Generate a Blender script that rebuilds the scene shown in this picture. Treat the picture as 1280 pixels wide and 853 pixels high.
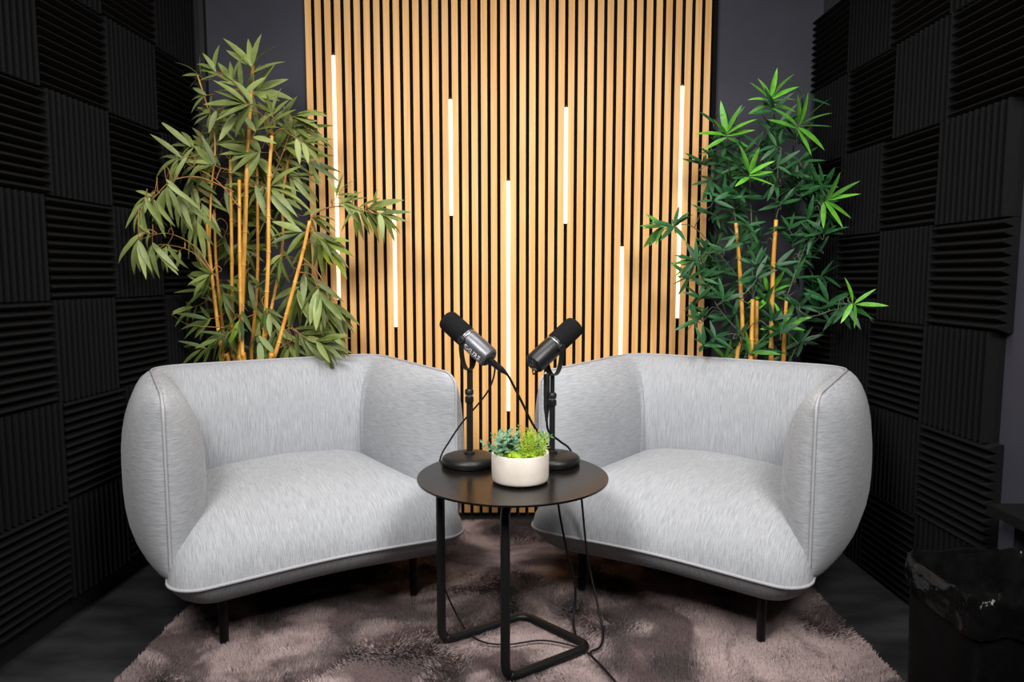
import bpy, math, random
import numpy as np
from mathutils import Vector, Matrix, noise

for o in list(bpy.data.objects):
    bpy.data.objects.remove(o, do_unlink=True)
scene = bpy.context.scene
COL = scene.collection

# ------------------------------------------------------------------ camera
F_PX = 875.0
cam = bpy.data.cameras.new('camera')
cam_ob = bpy.data.objects.new('camera', cam)
COL.objects.link(cam_ob)
cam.sensor_fit = 'HORIZONTAL'
cam.sensor_width = 36.0
cam.lens = F_PX * 36.0 / 1280.0
cam.shift_x = -0.9 / 1280.0
cam.shift_y = 4.4 / 1280.0
cam.clip_start = 0.02
cam_ob.location = (0, 0, 1.056)
cam_ob.rotation_euler = (math.pi / 2 - 0.095, 0, 0)
scene.camera = cam_ob

# ------------------------------------------------------------------ world, lights, exposure
world = bpy.data.worlds.new('world')
scene.world = world
world.use_nodes = True
world.node_tree.nodes['Background'].inputs[0].default_value = (0.05, 0.05, 0.055, 1)
world.node_tree.nodes['Background'].inputs[1].default_value = 0.2


def area_light(name, loc, target, sx, sy, power, color, spread=180):
    l = bpy.data.lights.new(name, 'AREA')
    l.shape = 'RECTANGLE'
    l.size = sx
    l.size_y = sy
    l.energy = power
    l.color = color
    l.spread = math.radians(spread)
    o = bpy.data.objects.new(name, l)
    COL.objects.link(o)
    o.location = loc
    d = Vector(target) - Vector(loc)
    o.rotation_euler = d.to_track_quat('-Z', 'Y').to_euler()
    return o


area_light('softbox_light', (-0.85, 0.25, 2.35), (-0.15, 2.3, 0.92), 0.75, 0.75, 22, (1.0, 0.975, 0.95), 105)
area_light('softbox_light', (0.85, 0.25, 2.35), (0.15, 2.3, 0.92), 0.75, 0.75, 22, (1.0, 0.975, 0.95), 105)
area_light('ceiling_panel_light', (0.0, 1.75, 2.62), (0.0, 1.8, 0.0), 1.0, 0.6, 15, (1.0, 0.98, 0.96), 140)

scene.view_settings.view_transform = 'Standard'
scene.view_settings.look = 'None'
scene.view_settings.gamma = 1.0
scene.view_settings.use_curve_mapping = False
scene.view_settings.exposure = 0.0


# ------------------------------------------------------------------ helpers
class MB:
    """collects geometry for one mesh object"""

    def __init__(self):
        self.v = []
        self.f = []

    def add(self, verts, faces):
        o = len(self.v)
        self.v += [tuple(p) for p in verts]
        self.f += [tuple(i + o for i in f) for f in faces]
        return self

    def box(self, x0, x1, y0, y1, z0, z1):
        v = [(x, y, z) for z in (z0, z1) for y in (y0, y1) for x in (x0, x1)]
        return self.add(v, [(0, 2, 3, 1), (4, 5, 7, 6), (0, 1, 5, 4), (2, 6, 7, 3), (0, 4, 6, 2), (1, 3, 7, 5)])

    def prism(self, poly, z0, z1):
        n = len(poly)
        v = [(x, y, z0) for x, y in poly] + [(x, y, z1) for x, y in poly]
        f = [tuple(range(n - 1, -1, -1)), tuple(range(n, 2 * n))]
        f += [(i, (i + 1) % n, n + (i + 1) % n, n + i) for i in range(n)]
        return self.add(v, f)

    def tube(self, pts, r, n=8, caps=True, closed=False):
        pts = [Vector(p) for p in pts]
        m = len(pts)
        rr = r if isinstance(r, (list, tuple)) else [r] * m
        up = None
        v = []
        for i, p in enumerate(pts):
            if closed:
                t = pts[(i + 1) % m] - pts[i - 1]
            else:
                t = pts[min(i + 1, m - 1)] - pts[max(i - 1, 0)]
            if t.length < 1e-9:
                t = Vector((0, 0, 1))
            t.normalize()
            if up is None:
                a = Vector((0, 0, 1)) if abs(t.z) < 0.9 else Vector((1, 0, 0))
                up = (a - t * a.dot(t)).normalized()
            else:
                up = up - t * up.dot(t)
                up.normalize()
            s = t.cross(up)
            for k in range(n):
                a = 2 * math.pi * k / n
                v.append(p + (up * math.cos(a) + s * math.sin(a)) * rr[i])
        f = []
        for i in range(m if closed else m - 1):
            j = (i + 1) % m
            for k in range(n):
                k2 = (k + 1) % n
                f.append((i * n + k, i * n + k2, j * n + k2, j * n + k))
        if caps and not closed:
            f.append(tuple(range(n - 1, -1, -1)))
            f.append(tuple((m - 1) * n + k for k in range(n)))
        return self.add(v, f)

    def lathe(self, prof, n=32, center=(0, 0, 0), mat=None):
        """prof: list of (radius, height); closed at radius 0 ends"""
        v = []
        f = []
        rings = []
        for r, z in prof:
            if r < 1e-6:
                rings.append([len(v)])
                v.append(Vector((0, 0, z)))
            else:
                rings.append(list(range(len(v), len(v) + n)))
                for k in range(n):
                    a = 2 * math.pi * k / n
                    v.append(Vector((r * math.cos(a), r * math.sin(a), z)))
        for a, b in zip(rings[:-1], rings[1:]):
            for k in range(n):
                k2 = (k + 1) % n
                if len(a) == 1 and len(b) == 1:
                    continue
                if len(a) == 1:
                    f.append((a[0], b[k2], b[k]))
                elif len(b) == 1:
                    f.append((a[k], a[k2], b[0]))
                else:
                    f.append((a[k], a[k2], b[k2], b[k]))
        c = Vector(center)
        if mat is not None:
            v = [mat @ p for p in v]
        v = [p + c for p in v]
        return self.add(v, f)

    def mesh(self, name, mat, smooth=False):
        me = bpy.data.meshes.new(name)
        me.from_pydata(self.v, [], self.f)
        me.update()
        if mat is not None:
            me.materials.append(mat)
        if smooth:
            me.shade_smooth()
        return me

    def build(self, name, mat, parent=None, smooth=False, angle=None):
        me = self.mesh(name, mat, smooth or angle is not None)
        if angle is not None:
            me.set_sharp_from_angle(angle=math.radians(angle))
        return link(name, me, parent)


def link(name, data, parent=None):
    o = bpy.data.objects.new(name, data)
    COL.objects.link(o)
    if parent is not None:
        o.parent = parent
    return o


def tag(o, label=None, cat=None, group=None, kind=None):
    if label:
        o['label'] = label
    if cat:
        o['category'] = cat
    if group:
        o['group'] = group
    if kind:
        o['kind'] = kind
    return o


def empty(name, loc=(0, 0, 0), rz=0.0):
    o = bpy.data.objects.new(name, None)
    o.empty_display_size = 0.05
    COL.objects.link(o)
    o.location = loc
    o.rotation_euler = (0, 0, rz)
    return o


def smooth_path(pts, sub=8):
    """Catmull-Rom through the points"""
    P = [Vector(p) for p in pts]
    P = [P[0] * 2 - P[1]] + P + [P[-1] * 2 - P[-2]]
    out = []
    for i in range(1, len(P) - 2):
        a, b, c, d = P[i - 1:i + 3]
        for k in range(sub):
            t = k / sub
            out.append(0.5 * ((2 * b) + (c - a) * t + (2 * a - 5 * b + 4 * c - d) * t * t + (3 * b - a - 3 * c + d) * t ** 3))
    out.append(P[-2])
    return out


# ------------------------------------------------------------------ materials
def srgb(r, g, b):
    def c(u):
        u /= 255.0
        return u / 12.92 if u <= 0.04045 else ((u + 0.055) / 1.055) ** 2.4
    return (c(r), c(g), c(b), 1)


def new_mat(name):
    m = bpy.data.materials.new(name)
    m.use_nodes = True
    nt = m.node_tree
    return m, nt, nt.nodes['Principled BSDF']


def N(nt, typ, **kw):
    n = nt.nodes.new(typ)
    for k, v in kw.items():
        setattr(n, k, v)
    return n


def noise_mat(name, c1, c2, scale=20, stretch=(1, 1, 1), detail=4, rough=0.6, metallic=0.0, bump=0.0, bump_scale=None,
              spec=0.5, sheen=0.0, distortion=0.0, lo=0.35, hi=0.65, random_obj=0.0, coords='Object'):
    m, nt, b = new_mat(name)
    tc = N(nt, 'ShaderNodeTexCoord')
    mp = N(nt, 'ShaderNodeMapping')
    mp.inputs['Scale'].default_value = stretch
    nt.links.new(tc.outputs[coords], mp.inputs[0])
    nz = N(nt, 'ShaderNodeTexNoise')
    nz.inputs['Scale'].default_value = scale
    nz.inputs['Detail'].default_value = detail
    nz.inputs['Distortion'].default_value = distortion
    nt.links.new(mp.outputs[0], nz.inputs['Vector'])
    cr = N(nt, 'ShaderNodeValToRGB')
    cr.color_ramp.elements[0].position = lo
    cr.color_ramp.elements[1].position = hi
    cr.color_ramp.elements[0].color = c1
    cr.color_ramp.elements[1].color = c2
    nt.links.new(nz.outputs['Fac'], cr.inputs[0])
    out = cr.outputs[0]
    if random_obj:
        oi = N(nt, 'ShaderNodeObjectInfo')
        mr = N(nt, 'ShaderNodeMapRange')
        mr.inputs['To Min'].default_value = 1 - random_obj
        mr.inputs['To Max'].default_value = 1 + random_obj
        nt.links.new(oi.outputs['Random'], mr.inputs[0])
        hs = N(nt, 'ShaderNodeHueSaturation')
        nt.links.new(mr.outputs[0], hs.inputs['Value'])
        nt.links.new(out, hs.inputs['Color'])
        out = hs.outputs[0]
        # shift the pattern from object to object
        nt.links.new(oi.outputs['Random'], nz.inputs['W']) if 'W' in nz.inputs and nz.noise_dimensions == '4D' else None
    nt.links.new(out, b.inputs['Base Color'])
    b.inputs['Roughness'].default_value = rough
    b.inputs['Metallic'].default_value = metallic
    b.inputs['Specular IOR Level'].default_value = spec
    if sheen:
        b.inputs['Sheen Weight'].default_value = sheen
        b.inputs['Sheen Roughness'].default_value = 0.5
    if bump:
        n2 = N(nt, 'ShaderNodeTexNoise')
        n2.inputs['Scale'].default_value = bump_scale or scale
        n2.inputs['Detail'].default_value = 3
        nt.links.new(mp.outputs[0], n2.inputs['Vector'])
        bp = N(nt, 'ShaderNodeBump')
        bp.inputs['Strength'].default_value = bump
        bp.inputs['Distance'].default_value = 0.004
        nt.links.new(n2.outputs['Fac'], bp.inputs['Height'])
        nt.links.new(bp.outputs[0], b.inputs['Normal'])
    return m


def emit_mat(name, color, strength):
    m, nt, b = new_mat(name)
    b.inputs['Base Color'].default_value = (0.9, 0.9, 0.88, 1)
    b.inputs['Emission Color'].default_value = color
    b.inputs['Emission Strength'].default_value = strength
    b.inputs['Roughness'].default_value = 0.5
    return m


def fabric_mat(name, st1, st2):
    m, nt, b = new_mat(name)
    tc = N(nt, 'ShaderNodeTexCoord')
    outs = []
    for st in (st1, st2):
        mp = N(nt, 'ShaderNodeMapping')
        mp.inputs['Scale'].default_value = st
        nt.links.new(tc.outputs['Object'], mp.inputs[0])
        nz = N(nt, 'ShaderNodeTexNoise')
        nz.inputs['Scale'].default_value = 1.0
        nz.inputs['Detail'].default_value = 3
        nt.links.new(mp.outputs[0], nz.inputs['Vector'])
        outs.append(nz.outputs['Fac'])
    k1 = N(nt, 'ShaderNodeMath', operation='MULTIPLY')
    k1.inputs[1].default_value = 1.5
    nt.links.new(outs[0], k1.inputs[0])
    k2 = N(nt, 'ShaderNodeMath', operation='MULTIPLY')
    k2.inputs[1].default_value = 0.5
    nt.links.new(outs[1], k2.inputs[0])
    outs[1] = k2.outputs[0]
    ad = N(nt, 'ShaderNodeMath', operation='ADD')
    nt.links.new(k1.outputs[0], ad.inputs[0])
    nt.links.new(outs[1], ad.inputs[1])
    cr = N(nt, 'ShaderNodeValToRGB')
    cr.color_ramp.elements[0].position = 0.38
    cr.color_ramp.elements[1].position = 0.62
    cr.color_ramp.elements[0].color = srgb(147, 150, 156)
    cr.color_ramp.elements[1].color = srgb(181, 183, 186)
    hf = N(nt, 'ShaderNodeMath', operation='MULTIPLY')
    hf.inputs[1].default_value = 0.5
    nt.links.new(ad.outputs[0], hf.inputs[0])
    nt.links.new(hf.outputs[0], cr.inputs[0])
    nt.links.new(cr.outputs[0], b.inputs['Base Color'])
    b.inputs['Roughness'].default_value = 0.92
    b.inputs['Specular IOR Level'].default_value = 0.2
    b.inputs['Sheen Weight'].default_value = 0.15
    bp = N(nt, 'ShaderNodeBump')
    bp.inputs['Strength'].default_value = 0.35
    bp.inputs['Distance'].default_value = 0.002
    nt.links.new(hf.outputs[0], bp.inputs['Height'])
    nt.links.new(bp.outputs[0], b.inputs['Normal'])
    return m


def wood_mat():
    m, nt, b = new_mat('oak_veneer')
    tc = N(nt, 'ShaderNodeTexCoord')
    oi = N(nt, 'ShaderNodeObjectInfo')
    off = N(nt, 'ShaderNodeVectorMath', operation='SCALE')
    cmb = N(nt, 'ShaderNodeCombineXYZ')
    for i in range(3):
        nt.links.new(oi.outputs['Random'], cmb.inputs[i])
    nt.links.new(cmb.outputs[0], off.inputs[0])
    off.inputs['Scale'].default_value = 37.0
    va = N(nt, 'ShaderNodeVectorMath', operation='ADD')
    nt.links.new(tc.outputs['Object'], va.inputs[0])
    nt.links.new(off.outputs[0], va.inputs[1])
    mp = N(nt, 'ShaderNodeMapping')
    mp.inputs['Scale'].default_value = (60, 60, 2.2)
    nt.links.new(va.outputs[0], mp.inputs[0])
    nz = N(nt, 'ShaderNodeTexNoise')
    nz.inputs['Scale'].default_value = 1.0
    nz.inputs['Detail'].default_value = 5
    nz.inputs['Distortion'].default_value = 0.6
    nt.links.new(mp.outputs[0], nz.inputs['Vector'])
    cr = N(nt, 'ShaderNodeValToRGB')
    cr.color_ramp.elements[0].position = 0.3
    cr.color_ramp.elements[1].position = 0.7
    cr.color_ramp.elements[0].color = srgb(222, 160, 90)
    cr.color_ramp.elements[1].color = srgb(241, 191, 121)
    nt.links.new(nz.outputs['Fac'], cr.inputs[0])
    mr = N(nt, 'ShaderNodeMapRange')
    mr.inputs['To Min'].default_value = 0.93
    mr.inputs['To Max'].default_value = 1.05
    nt.links.new(oi.outputs['Random'], mr.inputs[0])
    hs = N(nt, 'ShaderNodeHueSaturation')
    nt.links.new(mr.outputs[0], hs.inputs['Value'])
    nt.links.new(cr.outputs[0], hs.inputs['Color'])
    nt.links.new(hs.outputs[0], b.inputs['Base Color'])
    b.inputs['Roughness'].default_value = 0.55
    return m


M = {}
M['wall_paint'] = noise_mat('charcoal_wall_paint', srgb(58, 58, 67), srgb(66, 66, 75), scale=3, rough=0.75, bump=0.08, bump_scale=120, spec=0.3)
M['ceiling_paint'] = noise_mat('dark_ceiling_paint', srgb(44, 44, 48), srgb(50, 50, 54), scale=3, rough=0.9)
M['floor'] = noise_mat('dark_vinyl_floor', srgb(36, 36, 37), srgb(57, 57, 58), scale=4, stretch=(1, 2.5, 1), detail=6, rough=0.5, bump=0.05, bump_scale=60, spec=0.3)
M['foam'] = noise_mat('black_acoustic_foam', srgb(15, 15, 16), srgb(22, 22, 23), scale=300, rough=0.95, bump=0.3, bump_scale=900, spec=0.15, sheen=0.0)
M['felt'] = noise_mat('black_felt_backing', (0.004, 0.004, 0.004, 1), (0.008, 0.007, 0.007, 1), scale=400, rough=0.95, spec=0.1)
M['wood'] = wood_mat()
M['mdf'] = noise_mat('black_dyed_core', srgb(12, 10, 8), srgb(17, 14, 11), scale=200, rough=0.9, spec=0.1)
M['fabric'] = fabric_mat('heather_grey_fabric_upright', (760, 40, 22), (700, 60, 700))
M['fabric_along'] = fabric_mat('heather_grey_fabric_lengthwise', (760, 22, 40), (700, 700, 60))
M['fabric_arm'] = fabric_mat('heather_grey_fabric_arm', (40, 22, 760), (60, 700, 700))
M['piping'] = noise_mat('grey_piping_cord', srgb(176, 175, 179), srgb(162, 161, 166), scale=300, rough=0.85, spec=0.2)
M['underside'] = noise_mat('grey_underside_fabric', srgb(140, 134, 136), srgb(160, 154, 156), scale=200, rough=0.95, spec=0.1)
M['black_metal'] = noise_mat('black_powder_coated_metal', (0.006, 0.006, 0.006, 1), (0.010, 0.010, 0.010, 1), scale=300, rough=0.42, spec=0.4)
M['table_metal'] = noise_mat('satin_black_brown_metal', srgb(16, 12, 11), srgb(20, 16, 14), scale=200, rough=0.22, spec=0.5)
M['rug_base'] = noise_mat('rug_backing', srgb(96, 83, 82), srgb(120, 106, 104), scale=5, rough=1.0, spec=0.05)
M['mic_black'] = noise_mat('matte_black_plastic', (0.008, 0.008, 0.009, 1), (0.012, 0.012, 0.013, 1), scale=200, rough=0.5, spec=0.4)
M['mic_body'] = noise_mat('dark_grey_metal_enamel', srgb(92, 92, 97), srgb(100, 100, 105), scale=100, rough=0.36, metallic=0.55)
M['mic_body_black'] = noise_mat('black_metal_enamel', srgb(26, 26, 27), srgb(30, 30, 31), scale=100, rough=0.4, metallic=0.3)
M['mic_foam'] = noise_mat('black_windscreen_foam', (0.006, 0.006, 0.007, 1), (0.013, 0.013, 0.014, 1), scale=500, rough=0.97, spec=0.1, bump=0.5, bump_scale=900)
M['silver'] = noise_mat('silver_ring_metal', srgb(190, 190, 192), srgb(205, 205, 206), scale=100, rough=0.3, metallic=0.9)
M['white_print'] = noise_mat('white_print', srgb(225, 225, 225), srgb(235, 235, 235), scale=50, rough=0.6)
M['cable'] = noise_mat('black_cable_rubber', (0.006, 0.006, 0.006, 1), (0.010, 0.009, 0.009, 1), scale=100, rough=0.5, spec=0.3)
M['pot'] = noise_mat('cream_ceramic', srgb(214, 204, 192), srgb(226, 217, 206), scale=18, rough=0.6, bump=0.05, bump_scale=80)
M['moss'] = noise_mat('bright_moss', srgb(92, 128, 20), srgb(158, 188, 38), scale=120, rough=0.9, bump=0.8, bump_scale=300)
M['sprig_bright'] = noise_mat('yellow_green_sprig', srgb(120, 160, 28), srgb(184, 206, 70), scale=60, rough=0.6)
M['sprig_blue'] = noise_mat('blue_green_leaf', srgb(66, 110, 84), srgb(120, 158, 122), scale=60, rough=0.55)
M['fern'] = noise_mat('mid_green_fern', srgb(60, 110, 30), srgb(110, 156, 56), scale=60, rough=0.6)
M['leaf_olive'] = noise_mat('olive_bamboo_leaf', srgb(104, 122, 60), srgb(150, 160, 94), scale=1.6, rough=0.5, random_obj=0.22)
M['leaf_dark_olive'] = noise_mat('dark_olive_bamboo_leaf', srgb(60, 78, 28), srgb(112, 124, 54), scale=1.6, rough=0.5, random_obj=0.3)
M['leaf_yellow'] = noise_mat('yellow_green_bamboo_leaf', srgb(112, 140, 30), srgb(150, 168, 60), scale=1.6, rough=0.5, random_obj=0.25)
M['leaf_fresh'] = noise_mat('fresh_green_leaf', srgb(72, 150, 36), srgb(130, 200, 66), scale=1.6, rough=0.42, random_obj=0.2)
M['leaf_deep'] = noise_mat('deep_green_leaf', srgb(22, 68, 34), srgb(56, 112, 62), scale=1.6, rough=0.45, random_obj=0.3)
M['leaf_mid'] = noise_mat('mid_green_leaf', srgb(54, 116, 36), srgb(96, 160, 56), scale=1.6, rough=0.45, random_obj=0.25)
M['cane'] = noise_mat('golden_bamboo_cane', srgb(206, 138, 48), srgb(236, 182, 86), scale=14, stretch=(4, 4, 1), rough=0.42, bump=0.1)
M['twig_brown'] = noise_mat('brown_twig', srgb(132, 92, 48), srgb(168, 122, 66), scale=40, rough=0.7)
M['twig_grey'] = noise_mat('grey_green_twig', srgb(70, 78, 66), srgb(98, 104, 88), scale=40, rough=0.7)
M['planter_black'] = noise_mat('black_nursery_pot', srgb(22, 22, 22), srgb(28, 28, 28), scale=60, rough=0.6)
M['soil'] = noise_mat('dark_soil', srgb(36, 26, 20), srgb(60, 46, 36), scale=60, rough=1.0, bump=0.8)
M['bin'] = noise_mat('black_bin_plastic', (0.004, 0.004, 0.004, 1), (0.006, 0.006, 0.006, 1), scale=60, rough=0.7, spec=0.08)
M['bag'] = noise_mat('glossy_black_bag', (0.004, 0.004, 0.004, 1), (0.007, 0.007, 0.007, 1), scale=30, rough=0.10, spec=0.15, bump=0.35, bump_scale=45)
M['desk'] = noise_mat('black_desk_laminate', (0.004, 0.004, 0.004, 1), (0.006, 0.006, 0.006, 1), scale=60, rough=0.7, spec=0.2)
M['trim'] = noise_mat('dark_grey_trim', srgb(62, 62, 68), srgb(70, 70, 76), scale=20, rough=0.5)
M['led'] = emit_mat('warm_white_led', (1.0, 0.79, 0.49, 1), 2.0)
M['rug_pile'] = None

# ------------------------------------------------------------------ room shell
CEIL = 2.75
YB = 3.047                      # back wall
LA, LB = -1.444, 0.049          # left foam face: x = LA + LB*y
RA, RB = 1.326, -0.023          # right foam face
FOAM_T = 0.045
YF = -2.2                       # wall behind the camera
RECESS_Y = 1.80                 # right foam wall ends here, the room widens


def lx(y):
    return LA + LB * y - FOAM_T


def rx(y):
    return RA + RB * y + FOAM_T


floor = tag(MB().box(-1.9, 2.9, YF - .1, YB + .1, -0.1, 0.0).build('floor', M['floor']), kind='structure')
ceiling = tag(MB().box(-1.9, 2.9, YF - .1, YB + .1, CEIL, CEIL + .1).build('ceiling', M['ceiling_paint']), kind='structure')
wall_back = tag(MB().box(-1.9, 1.6, YB, YB + .1, 0, CEIL).build('wall_back', M['wall_paint']), kind='structure')
wall_left = tag(MB().prism([(lx(YF), YF), (lx(YB), YB), (lx(YB) - .1, YB), (lx(YF) - .1, YF)], 0, CEIL).build('wall_left', M['wall_paint']), kind='structure')
wall_right = tag(MB().prism([(rx(RECESS_Y), RECESS_Y), (2.8, RECESS_Y), (2.8, RECESS_Y + .1), (rx(RECESS_Y) + .1, RECESS_Y + .1), (rx(YB) + .1, YB), (rx(YB), YB)][::-1], 0, CEIL).build('wall_right', M['wall_paint']), kind='structure')
wall_side = tag(MB().box(2.7, 2.8, YF, RECESS_Y, 0, CEIL).build('wall_far_right', M['wall_paint']), kind='structure')
wall_front = tag(MB().box(-1.9, 2.9, YF - .1, YF, 0, CEIL).build('wall_front', M['wall_paint']), kind='structure')
bb_ = MB().prism([(lx(YF) , YF), (lx(YF) + .006, YF), (lx(YB) + .006, YB), (lx(YB), YB)], 0, .07).build('baseboard_left', M['planter_black'])
tag(bb_, kind='structure')
# dark conduit standing in the left back corner
tr = MB().box(lx(3.0) + .012, lx(3.0) + .034, 2.985, 3.047, 0, 2.62).build('trim_1', M['trim'])
tag(tr, kind='structure')
MB().box(lx(3.0) + .034, lx(3.0) + .058, 3.02, 3.047, 0, 2.62).build('cover_strip', M['planter_black'], tr)


# ------------------------------------------------------------------ acoustic foam tiles
def foam_tile_mesh(T=0.3045, ribs=12, base=0.017, depth=0.028):
    p = T / ribs
    prof = [(-T / 2, 0)]
    for i in range(ribs):
        y0 = -T / 2 + i * p
        prof += [(y0 + p * .43, depth), (y0 + p * .57, depth), (y0 + p, 0 if i == ribs - 1 else .0)]
    n = len(prof)
    v = [(-T / 2, y, base + w) for y, w in prof] + [(T / 2, y, base + w) for y, w in prof]
    f = [(i, n + i, n + i + 1, i + 1) for i in range(n - 1)]
    v += [(-T / 2, -T / 2, 0), (-T / 2, T / 2, 0), (T / 2, -T / 2, 0), (T / 2, T / 2, 0)]
    a, b, c, d = range(2 * n, 2 * n + 4)
    f += [tuple([a] + list(range(0, n)) + [b]), tuple([d] + list(range(2 * n - 1, n - 1, -1)) + [c]),
          (a, c, n, 0), (b, n - 1, 2 * n - 1, d), (a, b, d, c)]
    me = MB().add(v, f).mesh('foam_tile', M['foam'])
    return me


TILE = foam_tile_mesh()
rnd = random.Random(3)


def put_tile(parent, x, y, z, along, normal, vertical, jit):
    along = Vector(along).normalized()
    normal = Vector(normal).normalized()
    up = Vector((0, 0, 1))
    rot = Matrix((along, up, normal)).transposed().to_4x4()
    spin = Matrix.Rotation((math.pi / 2 if vertical else 0) + rnd.uniform(-.006, .006), 4, 'Z')
    o = link('foam_tile', TILE, parent)
    o.matrix_local = Matrix.Translation(Vector((x, y, z)) + along * jit) @ rot @ spin


T = 0.305
ll = Vector((LB, 1, 0)).normalized()
for j in range(-3, 5):              # rows: row j spans z from LZ - T*j down
    row_shift = {-1: .0, 0: .006, 1: -.012, 2: -.012, 3: .012, 4: -.004}.get(j, 0.0)
    for c in range(-5, 4):
        yc = 2.064 + T * (c - .5) + row_shift
        if yc + T / 2 > 3.04:
            continue
        zc = 1.601 - T * (j + .5)
        vertical = (c + j) % 2 == 1
        put_tile(wall_left, lx(yc), yc, zc, (-ll.x, -ll.y, 0), (ll.y, -ll.x, 0), vertical, rnd.uniform(-.002, .002))
rl = Vector((RB, 1, 0)).normalized()
for j in range(-2, 5):
    row_shift = {-2: -.02, -1: -.05, 0: -.005, 1: -.005, 2: .02, 3: .0, 4: .01}[j]
    for c in range(1, 5):
        yc = 1.856 + .297 * (c - .5) + row_shift + .004 * c
        zc = 1.521 - T * (j + .5)
        if c == 4:
            yc = min(yc, YB - T / 2 - .004)
        vertical = (c + j) % 2 == 1
        put_tile(wall_right, rx(yc), yc, max(zc, T / 2 + .002), (rl.x, rl.y, 0), (-rl.y, rl.x, 0), vertical, 0.0)

# ------------------------------------------------------------------ slatted oak panel
SL_P, SL_W = 0.0405, 0.0262
SL_X0 = -0.862
SL_FRONT = 3.018
panel = tag(empty('slat_wall_panel', (0, YB - .012, 0)), 'light oak vertical slat acoustic panel covering the middle of the back wall', 'wall panel')


def world_child(o, parent):
    """part modelled in world coordinates under an empty"""
    o.parent = parent
    o.matrix_parent_inverse = parent.matrix_basis.inverted()
    return o


PZ0, PZ1 = 0.02, 2.62
world_child(MB().box(SL_X0, SL_X0 + 42 * SL_P + .006, YB - .012, YB - .001, PZ0, PZ1).build('felt_backing', M['felt']), panel)
sl = MB().box(-SL_W / 2, SL_W / 2, SL_FRONT, YB - .012, PZ0, PZ1).mesh('slat', M['wood'])
sl.materials.append(M['mdf'])            # veneered face, black core showing on the sides
for p_ in sl.polygons:
    p_.material_index = 0 if p_.normal.y < -.9 else 1
for i in range(42):
    o = world_child(link('slat', sl), panel)
    o.location = (SL_X0 + SL_P * i + SL_W / 2, 0, 0)
world_child(MB().box(SL_X0 + 42 * SL_P - .004, SL_X0 + 42 * SL_P + .014, SL_FRONT + .004, YB - .001, PZ0, PZ1).build('edge_trim', M['felt']), panel)

LEDS = [(3, 1.987, 0.955, 'tall lit LED tube nearest the left plant, leftmost on the slat panel'),
        (9, 1.349, 0.837, 'short lit LED tube ending low, just right of the arching left plant branch'),
        (15, 1.809, 1.312, 'short high LED tube above the dark grey left microphone'),
        (21, 1.473, 0.469, 'tall lit LED tube at the centre of the slat panel behind the microphones'),
        (27, 1.776, 1.279, 'short high LED tube above the all black right microphone'),
        (33, 1.197, 0.681, 'short low LED tube whose foot hides behind the right armchair'),
        (39, 1.864, 0.875, 'tall lit LED tube beside the right plant, rightmost on the slat panel')]
for g, z1, z0, lab in LEDS:
    x = SL_X0 + SL_P * g - (SL_P - SL_W) / 2
    root = tag(empty('led_tube', (x, 3.0215, z0)), lab, 'light', 'LED tubes set between the oak slats')
    L = z1 - z0
    MB().lathe([(0, .008), (.0076, .008), (.0083, .009), (.0083, L - .009), (.0076, L - .008), (0, L - .008)], 20).build('diffuser', M['led'], root, angle=40)
    cap = MB().lathe([(0, 0), (.0078, 0), (.0086, .001), (.0086, .008), (0, .008)], 20).mesh('end_cap', M['planter_black'], True)
    cap.set_sharp_from_angle(angle=math.radians(40))
    link('end_cap', cap, root)
    e = link('end_cap', cap, root)
    e.location = (0, 0, L - .008)
    MB().box(-.006, .006, .006, .0125, .002, L - .002).build('channel', M['planter_black'], root)

# ------------------------------------------------------------------ rug
RX0, RX1, RY0, RY1 = -1.03, 1.005, 1.63, 2.93
rug = tag(empty('rug', ((RX0 + RX1) / 2, (RY0 + RY1) / 2, 0)), 'mauve brown plush rug under the armchairs and side table', 'rug')


def rug_mat(name):
    m, nt, b = new_mat(name)
    tc = N(nt, 'ShaderNodeTexCoord')
    n1 = N(nt, 'ShaderNodeTexNoise')
    n1.inputs['Scale'].default_value = 2.8
    n1.inputs['Detail'].default_value = 4
    n1.inputs['Distortion'].default_value = 1.6
    nt.links.new(tc.outputs['Object'], n1.inputs['Vector'])
    cr = N(nt, 'ShaderNodeValToRGB')  # light and dark sheen of brushed pile, painted into the colour as noise patches
    e = cr.color_ramp.elements
    e[0].position = .43
    e[1].position = .57
    e[0].color = srgb(102, 86, 85)
    e[1].color = srgb(180, 160, 157)
    nt.links.new(n1.outputs['Fac'], cr.inputs[0])
    nt.links.new(cr.outputs[0], b.inputs['Base Color'])
    b.inputs['Roughness'].default_value = 0.8
    b.inputs['Specular IOR Level'].default_value = 0.15
    b.inputs['Sheen Weight'].default_value = 0.3
    return m


M['rug_pile'] = rug_mat('mauve_rug_pile')


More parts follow.
